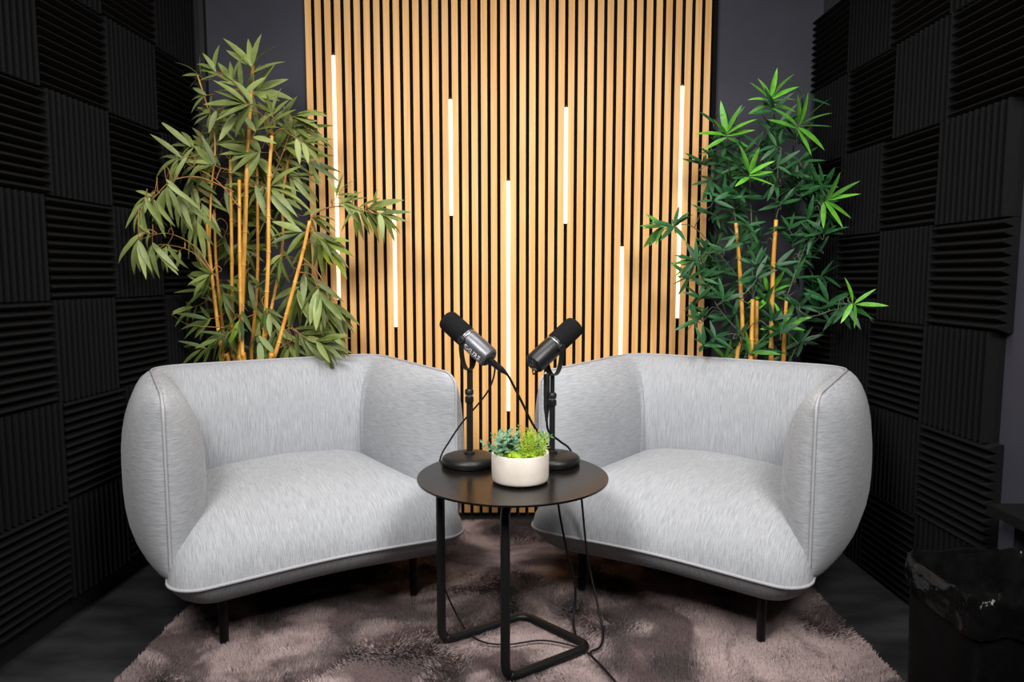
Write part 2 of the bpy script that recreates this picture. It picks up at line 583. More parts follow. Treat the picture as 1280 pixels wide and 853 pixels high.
def build_rug():
    w, d = RX1 - RX0, RY1 - RY0
    MB().box(-w / 2, w / 2, -d / 2, d / 2, 0.001, 0.010).build('rug_backing', M['rug_base'], rug)
    rs = np.random.RandomState(4)
    n = 280000
    x = rs.uniform(-w / 2, w / 2, n)
    # denser where the photo looks closest is not needed: keep even
    y = rs.uniform(-d / 2, d / 2, n)

    def field(seed, sc):
        g = 44
        gx = np.linspace(-w / 2, w / 2, g)
        gy = np.linspace(-d / 2, d / 2, g)
        a = np.array([[noise.fractal(Vector((u * sc + seed, v * sc - seed, seed * .7)), 0.7, 2.0, 3) for u in gx] for v in gy])
        fx = (x + w / 2) / w * (g - 1)
        fy = (y + d / 2) / d * (g - 1)
        ix = np.clip(fx.astype(int), 0, g - 2)
        iy = np.clip(fy.astype(int), 0, g - 2)
        tx, ty = fx - ix, fy - iy
        return (a[iy, ix] * (1 - tx) * (1 - ty) + a[iy, ix + 1] * tx * (1 - ty) + a[iy + 1, ix] * (1 - tx) * ty + a[iy + 1, ix + 1] * tx * ty)
    ang = field(3.1, 2.2) * 5.0 + rs.normal(0, .6, n)
    lean = np.clip(.75 + field(9.3, 3.0) * 1.1, .15, 1.5) + rs.normal(0, .12, n)
    hgt = .0125 * (1 + .25 * field(17.7, 5.0)) * rs.uniform(.8, 1.15, n)
    dx, dy = np.cos(ang), np.sin(ang)
    base = np.stack([x, y, np.full(n, .009)], 1)
    tip = base + np.stack([dx * lean * hgt, dy * lean * hgt, hgt / np.sqrt(1 + lean ** 2) * 1.25], 1)
    ph = rs.uniform(0, 2 * np.pi, n)
    wid = rs.uniform(.0022, .0042, n)
    # the blade stands across its lean, slightly turned
    sxv = np.stack([-dy, dx, np.zeros(n)], 1) * wid[:, None]
    jit = np.stack([np.cos(ph), np.sin(ph), np.zeros(n)], 1) * (wid * .35)[:, None]
    V = np.empty((n * 3, 3), np.float32)
    V[0::3] = base - sxv + jit
    V[1::3] = base + sxv - jit
    V[2::3] = tip
    me = bpy.data.meshes.new('pile')
    me.vertices.add(n * 3)
    me.vertices.foreach_set('co', V.ravel())
    me.loops.add(n * 3)
    me.loops.foreach_set('vertex_index', np.arange(n * 3, dtype=np.int32))
    me.polygons.add(n)
    me.polygons.foreach_set('loop_start', np.arange(0, n * 3, 3, dtype=np.int32))
    me.update(calc_edges=True)
    me.validate()
    me.materials.append(M['rug_pile'])
    tag(link('pile', me, rug), kind='stuff')


build_rug()


# ------------------------------------------------------------------ armchairs
def chair_shell():
    """U-shaped padded shell: two arms and a back with one seam round its edge"""
    wf, wb, D, r = .424, .408, .70, .108
    pts = []
    nA = 22
    for i in range(nA + 1):
        t = (i / nA) ** 1.7
        b = .012 + (D - r - .012) * t
        a = -(wf + (wb - wf) * b / D)
        pts.append((a, b))
    for i in range(1, 12):
        an = math.pi - (math.pi / 2) * i / 12
        pts.append((-wb + r + r * math.cos(an), D - r + r * math.sin(an)))
    nB = 18
    for i in range(nB + 1):
        pts.append((-wb + r + (2 * (wb - r)) * i / nB, D))
    half = len(pts)
    left = [p for p in pts if p[0] < 0]
    full = left + ([(0.0, D)] if nB % 2 == 0 else []) + [(-x, y) for x, y in reversed(left)]
    P = [Vector((x, y, 0)) for x, y in full]
    s = [0.0]
    for a, b in zip(P[:-1], P[1:]):
        s.append(s[-1] + (b - a).length)
    tot = s[-1]
    rings = []
    seam = []
    nz = 16
    for i, p in enumerate(P):
        t = (P[min(i + 1, len(P) - 1)] - P[max(i - 1, 0)]).normalized()
        out = Vector((-t.y, t.x, 0))           # outward (left of travel)
        d = min(s[i], tot - s[i])
        L = .30
        u = min(d / L, 1)
        G = max(1 - (1 - u) ** 2.3, 0) ** .55
        z1 = .736 - (.03 * (1 - d / .07) ** 2 if d < .07 else 0) + .004 * math.sin(math.pi * s[i] / tot)
        z0 = .225 + (.02 * (1 - d / .07) ** 2 if d < .07 else 0)
        onback = max(0.0, min(1.0, (p.y - .45) / .2))
        ti = (.122 - .014 * onback) * G
        to = (.100 - .022 * onback) * G
        ring = []

        def S(tau):
            tau = tau ** .92
            return max(1 - abs(2 * tau - 1) ** 2.5, 0) ** .55
        for k in range(nz + 1):               # inner side, bottom to top
            tau = .5 - .5 * math.cos(math.pi * k / nz)
            ring.append(p - out * ti * S(tau) + Vector((0, 0, z0 + (z1 - z0) * tau)))
        for k in range(nz - 1, 0, -1):        # outer side, top to bottom
            tau = .5 - .5 * math.cos(math.pi * k / nz)
            ring.append(p + out * to * S(tau) + Vector((0, 0, z0 + (z1 - z0) * tau)))
        rings.append(ring)
        seam.append((p, z0, z1))
    return P, rings, seam, nz


def make_chair(name):
    root = empty(name)
    P, rings, seam, nz = chair_shell()
    m = len(rings[0])
    n = len(rings)
    # split into arm | back | arm at the middle of the round corners
    c0 = 22 + 6
    c1 = n - 1 - c0

    def piece(i0, i1, nm):
        mb = MB()
        v = [q for r_ in rings[i0:i1 + 1] for q in r_]
        f = []
        for i in range(i1 - i0):
            for k in range(m):
                k2 = (k + 1) % m
                f.append((i * m + k, i * m + k2, (i + 1) * m + k2, (i + 1) * m + k))
        mb.add(v, f)
        ob = mb.build(nm, M['fabric'] if nm == 'backrest' else M['fabric_arm'], root, smooth=True)
        return ob
    piece(0, c0, 'arm')
    back = piece(c0, c1, 'backrest')
    piece(c1, n - 1, 'arm')
    # piping along the seam: up one arm front, round the top, down the other
    line = []
    p0, z0, z1 = seam[0]
    for k in range(12):
        line.append(p0 + Vector((0, -.002, z0 + (z1 - z0) * k / 12)))
    line += [p + Vector((0, 0, z + .001)) for p, _, z in seam]
    p0, z0, z1 = seam[-1]
    for k in range(11, -1, -1):
        line.append(p0 + Vector((0, -.002, z0 + (z1 - z0) * k / 12)))
    MB().tube(line, .0042, 8).build('piping', M['piping'], root, smooth=True)

    # seat: a domed cushion on a rounded outline
    hw, b0, b1, rc = .434, -.078, .66, .085
    out = []
    corners = [(-hw + rc, b0 + rc, math.pi, 1.5 * math.pi), (hw - rc, b0 + rc, 1.5 * math.pi, 2 * math.pi),
               (hw - .05 - rc, b1 - rc, 0, .5 * math.pi), (-hw + .05 + rc, b1 - rc, .5 * math.pi, math.pi)]
    for cx, cy, a0, a1 in corners:
        for k in range(9):
            a = a0 + (a1 - a0) * k / 8
            out.append(Vector((cx + rc * math.cos(a), cy + rc * math.sin(a), 0)))
    # resample evenly
    per = []
    for i in range(len(out)):
        a, b = out[i], out[(i + 1) % len(out)]
        k = max(1, int((b - a).length / .022))
        for q in range(k):
            per.append(a.lerp(b, q / k))
    out = per
    m2 = len(out)
    cen = Vector((0, .36, 0))
    zs = .243

    def seamz(p):
        return zs + .006 * math.cos(p.x / hw * math.pi)

    prof = [1, .985, .96, .93, .89, .84, .78, .70, .60, .48, .34, .18]
    v = []
    f = []
    for r_ in prof:
        for p in out:
            q = cen + (p - cen) * r_
            hh = .186 * max(1 - r_ ** 3.5, 0) ** .56
            v.append((q.x, q.y, seamz(p) + hh))
    for i in range(len(prof) - 1):
        for k in range(m2):
            k2 = (k + 1) % m2
            f.append((i * m2 + k, i * m2 + k2, (i + 1) * m2 + k2, (i + 1) * m2 + k))
    v.append((cen.x, cen.y, zs + .186))
    f += [((len(prof) - 1) * m2 + k, (len(prof) - 1) * m2 + (k + 1) % m2, len(v) - 1) for k in range(m2)]
    seat = MB().add(v, f).build('seat', M['fabric_along'], root, smooth=True)
    MB().tube([Vector((p.x, p.y, seamz(p))) for p in out], .0046, 8, closed=True).build('seat_piping', M['piping'], seat, smooth=True)
    # underside, tapering inwards below the seam
    v = []
    f = []
    lower = [(1, 0), (.975, -.022), (.935, -.046), (.88, -.066), (.80, -.078), (.70, -.080)]
    for r_, dz in lower:
        for p in out:
            q = cen + (p - cen) * r_
            v.append((q.x, q.y, seamz(p) + dz))
    for i in range(len(lower) - 1):
        for k in range(m2):
            k2 = (k + 1) % m2
            f.append((i * m2 + k2, i * m2 + k, (i + 1) * m2 + k, (i + 1) * m2 + k2))
    f.append(tuple((len(lower) - 1) * m2 + k for k in range(m2 - 1, -1, -1)))
    MB().add(v, f).build('seat_base', M['fabric'], root, smooth=True)
    for a, b in ((-.291, .066), (.291, .066), (-.27, .54), (.27, .54)):
        o = MB().lathe([(0, 0), (.0115, 0), (.0125, .002), (.0145, .20), (0, .20)], 16).build('leg', M['black_metal'], root, angle=40)
        o.location = (a, b, 0)
    return root


def copy_tree(o, parent=None):
    c = o.copy()
    COL.objects.link(c)
    if parent is not None:
        c.parent = parent
    for ch in o.children:
        copy_tree(ch, c)
    return c


RUG_Z = 0.010
chair_a = make_chair('armchair')
chair_a.location = (-.540, 2.003, RUG_Z)
chair_a.rotation_euler = (0, 0, .543)
tag(chair_a, 'pale grey padded armchair in front of the olive bamboo, left of the table', 'armchair', 'pair of grey armchairs')
chair_b = copy_tree(chair_a)
chair_b.location = (.436, 2.034, RUG_Z)
chair_b.rotation_euler = (0, 0, -.588)
tag(chair_b, 'pale grey padded armchair in front of the deep green plant, right of the table', 'armchair', 'pair of grey armchairs')

# ------------------------------------------------------------------ side table
TZ = .515
TC = (0.0, 1.887)
table = tag(empty('side_table', (TC[0], TC[1], RUG_Z)), 'round black metal side table with bent tube frame between the armchairs', 'table')


def rounded(pts, r=.035, k=6):
    """polyline with its inner corners rounded"""
    P = [Vector(p) for p in pts]
    out = [P[0]]
    for a, b, c in zip(P[:-2], P[1:-1], P[2:]):
        d1 = (a - b).normalized()
        d2 = (c - b).normalized()
        q0, q1 = b + d1 * r, b + d2 * r
        for i in range(k + 1):
            t = i / k
            out.append(q0 * (1 - t) ** 2 + b * 2 * t * (1 - t) + q1 * t * t)
    out.append(P[-1])
    return out


R0 = .262
MB().lathe([(0, TZ - .006), (R0 - .002, TZ - .006), (R0, TZ - .005), (R0, TZ - .001), (R0 - .001, TZ), (0, TZ)], 96,
           center=(0, 0, -RUG_Z)).build('table_top', M['table_metal'], table, angle=40)
TR_ = .0125
bl = Vector((-.202, 1.902 - TC[1], 0)) + Vector((0, 0, TR_ + .004))
bb = Vector((.035, 2.057 - TC[1], TR_ + .004))
br = Vector((.218, 1.872 - TC[1], TR_ + .004))
bf = Vector((-.019, 1.712 - TC[1], TR_ + .004))
topz = TZ - .006 - RUG_Z - TR_
k_in = .10
tube = [Vector((bl.x + .12, bl.y + .06, topz)), Vector((bl.x, bl.y, topz)), bl, bb, br, bf, Vector((bf.x, bf.y, topz)), Vector((bf.x + .10, bf.y + .10, topz))]


def split_tube(seq, nm):
    MB().tube(seq, TR_, 14).build(nm, M['black_metal'], table, smooth=True)


full = rounded(tube, .04)
# legs are the upright runs, the base the run on the floor
zc = .045
legL = [p for i, p in enumerate(full) if i < len(full) // 2 and p.x < bl.x + .13 and (p - Vector((bl.x, bl.y, p.z))).length < .14 and (p.z > zc or (p.z <= zc and abs(p.x - bl.x) < .012))]
i0 = max(i for i, p in enumerate(full) if p in legL)
j0 = min(i for i, p in enumerate(full) if i > i0 and i > len(full) // 2 and (p - Vector((bf.x, bf.y, p.z))).length < .012 and p.z < .08)
split_tube(full[:i0 + 1], 'leg')
split_tube(full[i0:j0 + 1], 'base_tube')
split_tube(full[j0:], 'leg')


# ------------------------------------------------------------------ microphones on round desk stands
def text_mesh(body, size):
    cu = bpy.data.curves.new('print', 'FONT')
    cu.body = body
    cu.size = size
    cu.align_x = 'CENTER'
    cu.align_y = 'CENTER'
    cu.offset = size * .02
    ob = bpy.data.objects.new('print', cu)
    COL.objects.link(ob)
    dg = bpy.context.evaluated_depsgraph_get()
    me = bpy.data.meshes.new_from_object(ob.evaluated_get(dg))
    bpy.data.objects.remove(ob, do_unlink=True)
    return me


def make_mic(name, base_xy, pole_top, rear, front, body_mat, label, yoke_side, text_angle, rear_text):
    z0 = TZ + .001
    root = tag(empty(name, (base_xy[0], base_xy[1], z0)), label, 'microphone', 'pair of desk microphones')
    MB().lathe([(0, 0), (.078, 0), (.081, .004), (.082, .012), (.0805, .018), (.076, .023), (.066, .027), (.045, .0295), (.02, .031), (0, .031)], 56
               ).build('stand_base', M['black_metal'], root, angle=50)
    H = pole_top - z0
    MB().lathe([(0, .028), (.016, .028), (.016, .036), (.0085, .040), (.0085, H * .68), (0, H * .68)], 20).build('pole', M['black_metal'], root, angle=40)
    MB().lathe([(0, H * .66), (.0065, H * .66), (.0065, H), (0, H)], 16).build('inner_pole', M['black_metal'], root, angle=40)
    cl = MB().lathe([(0, H * .655), (.011, H * .655), (.0125, H * .665), (.0125, H * .715), (.010, H * .725), (.010, H * .74), (.0125, H * .75), (.0125, H * .785), (.010, H * .80), (0, H * .80)], 18
                    ).build('clutch', M['black_metal'], root, angle=35)
    MB().lathe([(0, H * .727), (.0108, H * .727), (.0108, H * .738), (0, H * .738)], 18).build('clutch_ring', M['silver'], cl, angle=35)
    # mic frame: local z runs from rear to front
    rear = Vector(rear)
    front = Vector(front)
    ax = (front - rear).normalized()
    L = .186
    mid = (rear + front) / 2
    rear = mid - ax * L / 2
    side = Vector((0, 0, 1)).cross(ax).normalized()
    upv = ax.cross(side).normalized()
    Mx = Matrix((side, upv, ax)).transposed().to_4x4()
    Mx.translation = rear - root.location
    body = MB().lathe([(0, 0), (.019, 0), (.026, .0015), (.0295, .006), (.0305, .014), (.0305, .082), (.0295, .088), (.0285, .0885), (.0285, .094), (.0298, .0945), (.0298, .100), (0, .100)], 48).build('microphone_body', body_mat, root, angle=30)
    body.matrix_local = Mx
    ring = MB().lathe([(.0288, .0885), (.0302, .0887), (.0302, .0930), (.0288, .0932)], 48).build('collar_ring', M['silver'], body, smooth=True)
    cap = MB().lathe([(0, -.002), (.021, -.002), (.022, .0), (.0265, .0022), (.0265, .003), (0, .003)], 36).build('rear_plate', M['mic_black'], body, angle=30)
    ws = MB().lathe([(0, .098), (.029, .098), (.0312, .100), (.0318, .104), (.0318, .165), (.0312, .175), (.029, .181), (.0245, .1848), (.017, .1865), (0, .187)], 48).build('windscreen', M['mic_foam'], root, smooth=True)
    ws.matrix_local = Mx
    # yoke: a U bracket from the collar sides to the pole
    pv = rear + ax * .092 - root.location
    down = Vector((0, 0, H))
    piv = down
    d = (piv - pv)
    dn = d.normalized()
    s2 = side
    s2 = (side - dn * side.dot(dn)).normalized()
    ypts = []
    W = .0375
    depth = d.length
    for k in range(25):
        a = math.pi * k / 24
        ypts.append(pv + s2 * W * math.cos(a) + dn * (.012 + (depth - .012) * math.sin(a) ** .8))
    ypts = [pv + s2 * W - dn * .006] + ypts + [pv - s2 * W - dn * .006]
    # flat strap: sweep a rectangle
    v = []
    f = []
    for i, p in enumerate(ypts):
        t = (ypts[min(i + 1, len(ypts) - 1)] - ypts[max(i - 1, 0)]).normalized()
        nrm = s2.cross(dn).normalized()
        bt = t.cross(nrm).normalized()
        for a, b in ((-.0075, -.0014), (.0075, -.0014), (.0075, .0014), (-.0075, .0014)):
            v.append(p + nrm * a + bt * b)
    for i in range(len(ypts) - 1):
        for k in range(4):
            k2 = (k + 1) % 4
            f.append((i * 4 + k, i * 4 + k2, i * 4 + 4 + k2, i * 4 + 4 + k))
    f += [(3, 2, 1, 0), tuple(len(v) - 4 + k for k in range(4))]
    yk = MB().add(v, f).build('yoke', M['black_metal'], root, angle=30)
    for sg in (-1, 1):
        c = pv + s2 * sg * .034
        q = s2.to_track_quat('Z', 'Y').to_matrix()
        MB().lathe([(0, -.006), (.0095, -.006), (.011, -.004), (.011, .006), (.009, .008), (0, .008)], 18, center=c, mat=q).build('knob', M['mic_black'], yk, angle=35)
    # lettering wrapped on the body, on the side turned away on the second one
    me = text_mesh('SHURE', .021)
    Rb = .0308
    for vert in me.vertices:
        u, w = vert.co.x, vert.co.y
        a = text_angle + w / Rb
        vert.co = (Rb * math.cos(a), Rb * math.sin(a), .047 + yoke_side * u)
    me.materials.clear()
    me.materials.append(M['white_print'])
    link('lettering', me, body)
    if rear_text:
        me = text_mesh('SHURE', .0085)
        for vert in me.vertices:
            u, w = vert.co.x, vert.co.y
            vert.co = (-u, w - .012, -.0024)
        me.materials.clear()
        me.materials.append(M['white_print'])
        link('lettering', me, body)
        for yy in (.002, .008):
            MB().box(-.010, .010, yy, yy + .0012, -.0026, -.002).build('switch_slot', M['silver'] if yy < .005 else M['mic_body'], body)
    return root, rear, ax, side, upv


micA = make_mic('desk_microphone', (-.1255, 1.998), .792, (-.068, 1.965, .832), (-.190, 2.03, .935), M['mic_body'],
                'dark grey microphone on a round desk stand at the left of the table', -1, math.radians(-22), False)
micB = make_mic('desk_microphone', (.1150, 2.007), .776, (.0586, 1.955, .8136), (.1815, 2.03, .918), M['mic_body_black'],
                'all black microphone on a round desk stand at the right of the table', 1, math.radians(-10), True)

LEFT_CLUSTERS = [[-0.948,2.637,1.827,90,6,0.133,0],[-0.96,2.722,1.761,20,6,0.14,0],[-1.045,2.52,1.779,140,5,0.092,0],[-1.013,2.605,1.767,125,5,0.113,0],[-0.96,2.561,1.728,100,3,0.105,0],[-0.959,2.546,1.674,172,8,0.131,0],[-0.987,2.572,1.647,185,5,0.112,0],[-1.144,2.617,1.793,150,4,0.078,0],[-1.127,2.631,1.718,195,4,0.078,0],[-1.126,2.671,1.664,200,5,0.082,0],[-1.108,2.717,1.645,30,6,0.093,1],[-1.241,2.715,1.556,165,6,0.13,6],[-1.214,2.588,1.487,188,7,0.136,6],[-1.218,2.846,1.58,120,6,0.117,6],[-1.107,2.608,1.471,160,6,0.113,1],[-0.984,2.708,1.531,178,6,0.13,0],[-0.825,2.717,1.666,10,8,0.13,1],[-0.817,2.756,1.63,-8,8,0.132,1],[-0.761,2.639,1.548,-30,6,0.121,1],[-0.889,2.655,1.666,100,6,0.103,1],[-0.964,2.824,1.629,70,6,0.116,1],[-0.935,2.871,1.534,0,8,0.151,6],[-0.909,2.688,1.394,-12,8,0.172,6],[-1.001,2.794,1.408,190,6,0.14,6],[-0.872,2.845,1.446,-30,6,0.137,6],[-0.946,2.85,1.478,-40,6,0.137,6],[-0.64,2.624,1.366,50,6,0.081,1],[-0.62,2.611,1.33,0,5,0.095,1],[-0.585,2.648,1.307,-90,6,0.121,1],[-0.574,2.846,1.329,-12,7,0.143,1],[-0.489,2.628,1.291,-32,8,0.114,1],[-0.529,2.718,1.332,50,2,0.068,1],[-0.802,2.868,1.299,-10,5,0.118,1],[-0.75,2.749,1.203,-60,6,0.132,2],[-0.806,2.794,1.196,-100,8,0.134,1],[-0.811,2.688,1.23,182,6,0.111,1],[-0.73,2.792,1.18,-40,6,0.134,2],[-0.825,2.834,1.048,-60,12,0.149,1],[-0.716,2.605,0.984,-80,13,0.149,1],[-0.728,2.81,0.946,-72,13,0.148,1],[-0.724,2.877,0.891,-105,11,0.132,1],[-0.868,2.809,0.991,-112,11,0.148,1],[-0.801,2.679,0.834,-28,13,0.141,1],[-0.941,2.821,0.816,-60,6,0.135,1],[-0.721,2.629,0.814,-20,11,0.126,1],[-0.721,2.725,0.856,-90,11,0.125,1],[-1.237,2.36,1.282,-112,6,0.119,6],[-1.222,2.418,1.32,-100,6,0.127,6],[-1.22,2.519,1.368,-78,7,0.138,6],[-1.219,2.597,1.346,-70,6,0.137,6],[-1.215,2.374,1.323,200,3,0.081,6],[-1.246,2.767,1.42,-60,6,0.145,6],[-1.227,2.316,1.172,-98,5,0.122,6],[-1.229,2.406,1.158,-85,6,0.132,6],[-1.234,2.504,1.156,-115,5,0.109,6],[-1.222,2.344,1.203,178,4,0.086,6],[-1.237,2.566,1.142,-145,5,0.088,6],[-1.178,2.641,1.257,-92,7,0.139,6],[-1.2,2.765,1.321,-62,6,0.133,6],[-1.254,2.739,1.31,-110,6,0.125,6],[-1.139,2.629,1.064,200,6,0.102,1],[-1.204,2.716,1.011,180,6,0.106,1],[-1.269,2.758,0.938,200,5,0.101,1],[-1.196,2.716,0.894,190,6,0.106,1],[-1.112,2.614,0.825,205,6,0.102,1],[-1.229,2.75,0.775,190,5,0.101,1],[-1.123,2.786,0.768,-100,6,0.108,1],[-1.129,2.744,0.992,-60,6,0.113,1],[-1.137,2.864,1.048,0,6,0.111,1],[-1.038,2.764,1.042,-90,5,0.133,2],[-1.047,2.853,0.892,-90,6,0.117,2],[-0.917,2.638,0.913,-60,6,0.109,1],[-1.03,2.639,0.892,-100,6,0.103,2],[-0.958,2.826,0.838,-90,6,0.123,1],[-0.869,2.711,0.775,-80,6,0.118,1],[-0.96,2.646,0.807,-90,6,0.109,1],[-1.104,2.86,0.753,-70,6,0.105,1],[-1.1,2.697,0.848,-120,6,0.105,1],[-1.123,2.81,1.441,-30,6,0.128,1],[-1.072,2.803,1.471,10,6,0.122,1],[-1.203,2.847,1.424,200,6,0.124,1],[-0.886,2.775,1.573,30,6,0.127,1],[-0.995,2.81,1.503,-70,6,0.116,1],[-0.891,2.698,1.125,-100,6,0.111,1],[-0.925,2.676,1.244,-70,5,0.098,1],[-1.07,2.851,1.603,150,6,0.117,1],[-1.207,2.72,1.488,175,6,0.124,6],[-0.909,2.87,1.331,-80,5,0.118,1],[-0.783,2.786,1.499,-20,5,0.127,1],[-0.934,2.774,1.064,180,5,0.108,1],[-0.936,2.632,1.604,60,6,0.108,1],[-1.177,2.866,1.209,-110,5,0.111,1],[-1.002,2.9,0.828,271,6,0.126,1],[-1.218,2.812,1.548,284,6,0.122,1],[-1.035,2.9,1.39,86,6,0.126,1],[-1.113,2.9,1.185,257,6,0.126,1],[-1.027,2.9,0.907,107,6,0.126,1],[-0.95,2.9,1.432,152,6,0.126,1],[-0.902,2.9,1.639,163,6,0.126,1],[-1.22,2.77,1.509,105,6,0.12,1],[-0.901,2.9,1.63,23,6,0.126,1],[-1.128,2.9,1.292,55,6,0.126,1],[-1.091,2.9,1.183,13,6,0.126,1],[-1.188,2.9,0.92,61,6,0.126,1],[-1.238,2.834,1.09,127,6,0.123,1],[-1.085,2.9,1.335,352,6,0.126,1],[-1.165,2.9,1.01,322,6,0.126,1],[-1.193,2.9,0.958,111,6,0.126,1],[-1.088,2.9,1.573,338,6,0.126,1],[-1.09,2.9,1.352,330,6,0.126,1],[-1.202,2.9,0.8,255,6,0.126,1],[-1.16,2.9,1.646,182,6,0.126,1]]
RIGHT_CLUSTERS = [[0.945,2.642,1.715,90,9,0.109,3],[0.943,2.607,1.669,90,9,0.083,4],[0.797,2.674,1.598,92,8,0.116,3],[0.807,2.722,1.557,90,10,0.093,4],[0.76,2.718,1.645,100,4,0.075,4],[1.046,2.612,1.614,55,9,0.119,3],[1.057,2.657,1.574,60,9,0.091,4],[1.124,2.773,1.76,40,3,0.114,4],[0.865,2.604,1.441,90,8,0.101,3],[0.892,2.675,1.431,90,8,0.092,4],[1.152,2.597,1.34,25,8,0.113,3],[1.178,2.685,1.314,0,9,0.098,4],[0.599,2.638,1.253,110,8,0.096,4],[0.58,2.744,1.252,190,6,0.113,5],[0.683,2.652,1.123,165,7,0.103,5],[0.74,2.82,1.112,90,7,0.09,4],[1.003,2.759,1.004,110,7,0.107,3],[0.985,2.738,0.971,90,8,0.094,4],[0.841,2.757,0.742,110,6,0.12,3],[0.901,2.622,0.779,40,6,0.108,5],[1.033,2.661,0.882,65,7,0.103,3],[1.003,2.618,0.854,90,8,0.09,4],[1.18,2.623,0.971,90,6,0.114,4],[1.141,2.319,0.968,-20,6,0.095,3],[1.182,2.469,0.951,-60,7,0.09,4],[1.203,2.573,0.938,-90,7,0.088,4],[0.963,2.663,1.61,51,8,0.085,4],[0.967,2.63,1.54,142,8,0.084,4],[0.99,2.662,1.479,49,8,0.085,4],[0.991,2.698,1.417,149,8,0.086,4],[1.031,2.731,1.348,88,8,0.087,4],[1.068,2.656,1.493,106,8,0.085,4],[1.097,2.779,1.397,127,8,0.089,4],[1.139,2.735,1.288,93,8,0.088,4],[1.12,2.741,1.441,62,8,0.088,4],[1.045,2.708,1.457,46,8,0.087,4],[0.992,2.822,1.551,31,8,0.09,4],[0.939,2.762,1.571,123,8,0.088,4],[0.856,2.645,1.52,82,8,0.085,4],[0.806,2.796,1.501,42,8,0.089,4],[0.803,2.87,1.452,143,8,0.092,4],[0.814,2.74,1.371,58,8,0.088,4],[0.881,2.849,1.32,78,8,0.091,4],[0.765,2.696,1.351,61,8,0.086,4],[0.84,2.759,1.443,108,8,0.088,4],[0.869,2.72,1.368,101,8,0.087,4],[0.867,2.722,1.489,104,8,0.087,4],[0.755,2.817,1.504,57,8,0.09,4],[0.748,2.75,1.064,60,8,0.088,4],[0.83,2.867,1.015,56,8,0.092,4],[0.735,2.752,0.986,66,8,0.088,4],[0.79,2.623,0.974,40,8,0.084,4],[0.754,2.703,0.91,43,8,0.086,4],[0.89,2.838,0.903,155,8,0.091,4],[0.711,2.714,0.894,154,8,0.087,4],[0.76,2.608,0.84,46,8,0.083,4],[0.87,2.669,0.835,23,8,0.085,4],[0.719,2.619,0.809,49,8,0.084,4],[0.889,2.878,0.785,118,8,0.092,4],[0.983,2.872,0.884,129,8,0.092,4],[0.723,2.824,0.936,23,8,0.09,4],[0.815,2.769,1.08,101,8,0.089,4],[0.893,2.814,1.064,20,8,0.09,4],[0.792,2.647,1.168,92,8,0.085,4],[0.926,2.682,1.109,110,8,0.086,4],[0.955,2.747,1.203,158,8,0.088,4],[0.897,2.7,1.261,56,8,0.086,4],[0.904,2.613,1.063,132,8,0.084,4],[1.205,2.875,1.113,142,8,0.092,4],[1.173,2.717,1.165,149,8,0.087,4],[1.117,2.741,1.141,20,8,0.088,4],[1.156,2.627,1.226,86,8,0.084,4],[1.131,2.673,1.214,157,8,0.086,4],[1.091,2.708,1.064,76,8,0.087,4],[1.208,2.833,1.009,134,8,0.091,4],[1.109,2.806,1.206,97,8,0.09,4],[1.052,2.706,1.246,128,8,0.087,4],[1.067,2.604,0.96,88,8,0.083,4],[1.221,2.76,1.064,24,8,0.088,4],[1.161,2.647,0.943,32,8,0.085,4],[1.151,2.763,0.891,36,8,0.088,4],[0.967,2.607,0.9,55,8,0.083,4],[1.101,2.785,0.761,155,8,0.089,4],[0.977,2.709,0.785,108,8,0.087,4],[1.129,2.739,0.814,134,8,0.088,4],[1.015,2.716,1.11,99,8,0.087,4],[0.868,2.698,1.2,109,8,0.086,4],[0.686,2.754,1.064,134,8,0.088,4],[0.795,2.872,1.152,150,8,0.092,4],[0.931,2.9,1.143,26,9,0.099,4],[1.167,2.9,1.454,123,9,0.099,4],[0.94,2.9,0.751,82,9,0.099,4],[1.095,2.9,0.877,60,9,0.099,4],[0.824,2.9,1.188,147,9,0.099,4],[1.043,2.9,1.488,95,9,0.099,4],[1.17,2.743,1.415,76,9,0.094,4],[1.171,2.9,0.799,87,9,0.099,4],[0.875,2.9,1.68,149,9,0.099,4],[0.825,2.9,1.317,47,9,0.099,4],[1.17,2.701,1.406,161,9,0.093,4],[0.894,2.9,1.505,103,9,0.099,4],[1.072,2.9,0.995,164,9,0.099,4],[1.059,2.9,0.809,160,9,0.099,4],[1.171,2.895,1.403,38,9,0.099,4],[0.929,2.9,1.426,45,9,0.099,4],[1.07,2.9,1.678,155,9,0.099,4],[1.17,2.898,1.452,77,9,0.099,4],[0.878,2.9,1.544,76,9,0.099,4],[1.01,2.9,1.004,126,9,0.099,4],[1.004,2.9,0.821,71,9,0.099,4],[1.173,2.725,1.341,5,9,0.093,4],[0.888,2.9,1.475,102,9,0.099,4],[1.148,2.9,1.419,18,9,0.099,4],[1.103,2.9,1.667,142,9,0.099,4],[0.919,2.9,1.342,47,9,0.099,4],[0.95,2.9,1.229,129,9,0.099,4],[0.803,2.9,1.123,27,9,0.099,4],[1.015,2.9,0.778,132,9,0.099,4],[1.089,2.9,1.498,164,9,0.099,4]]
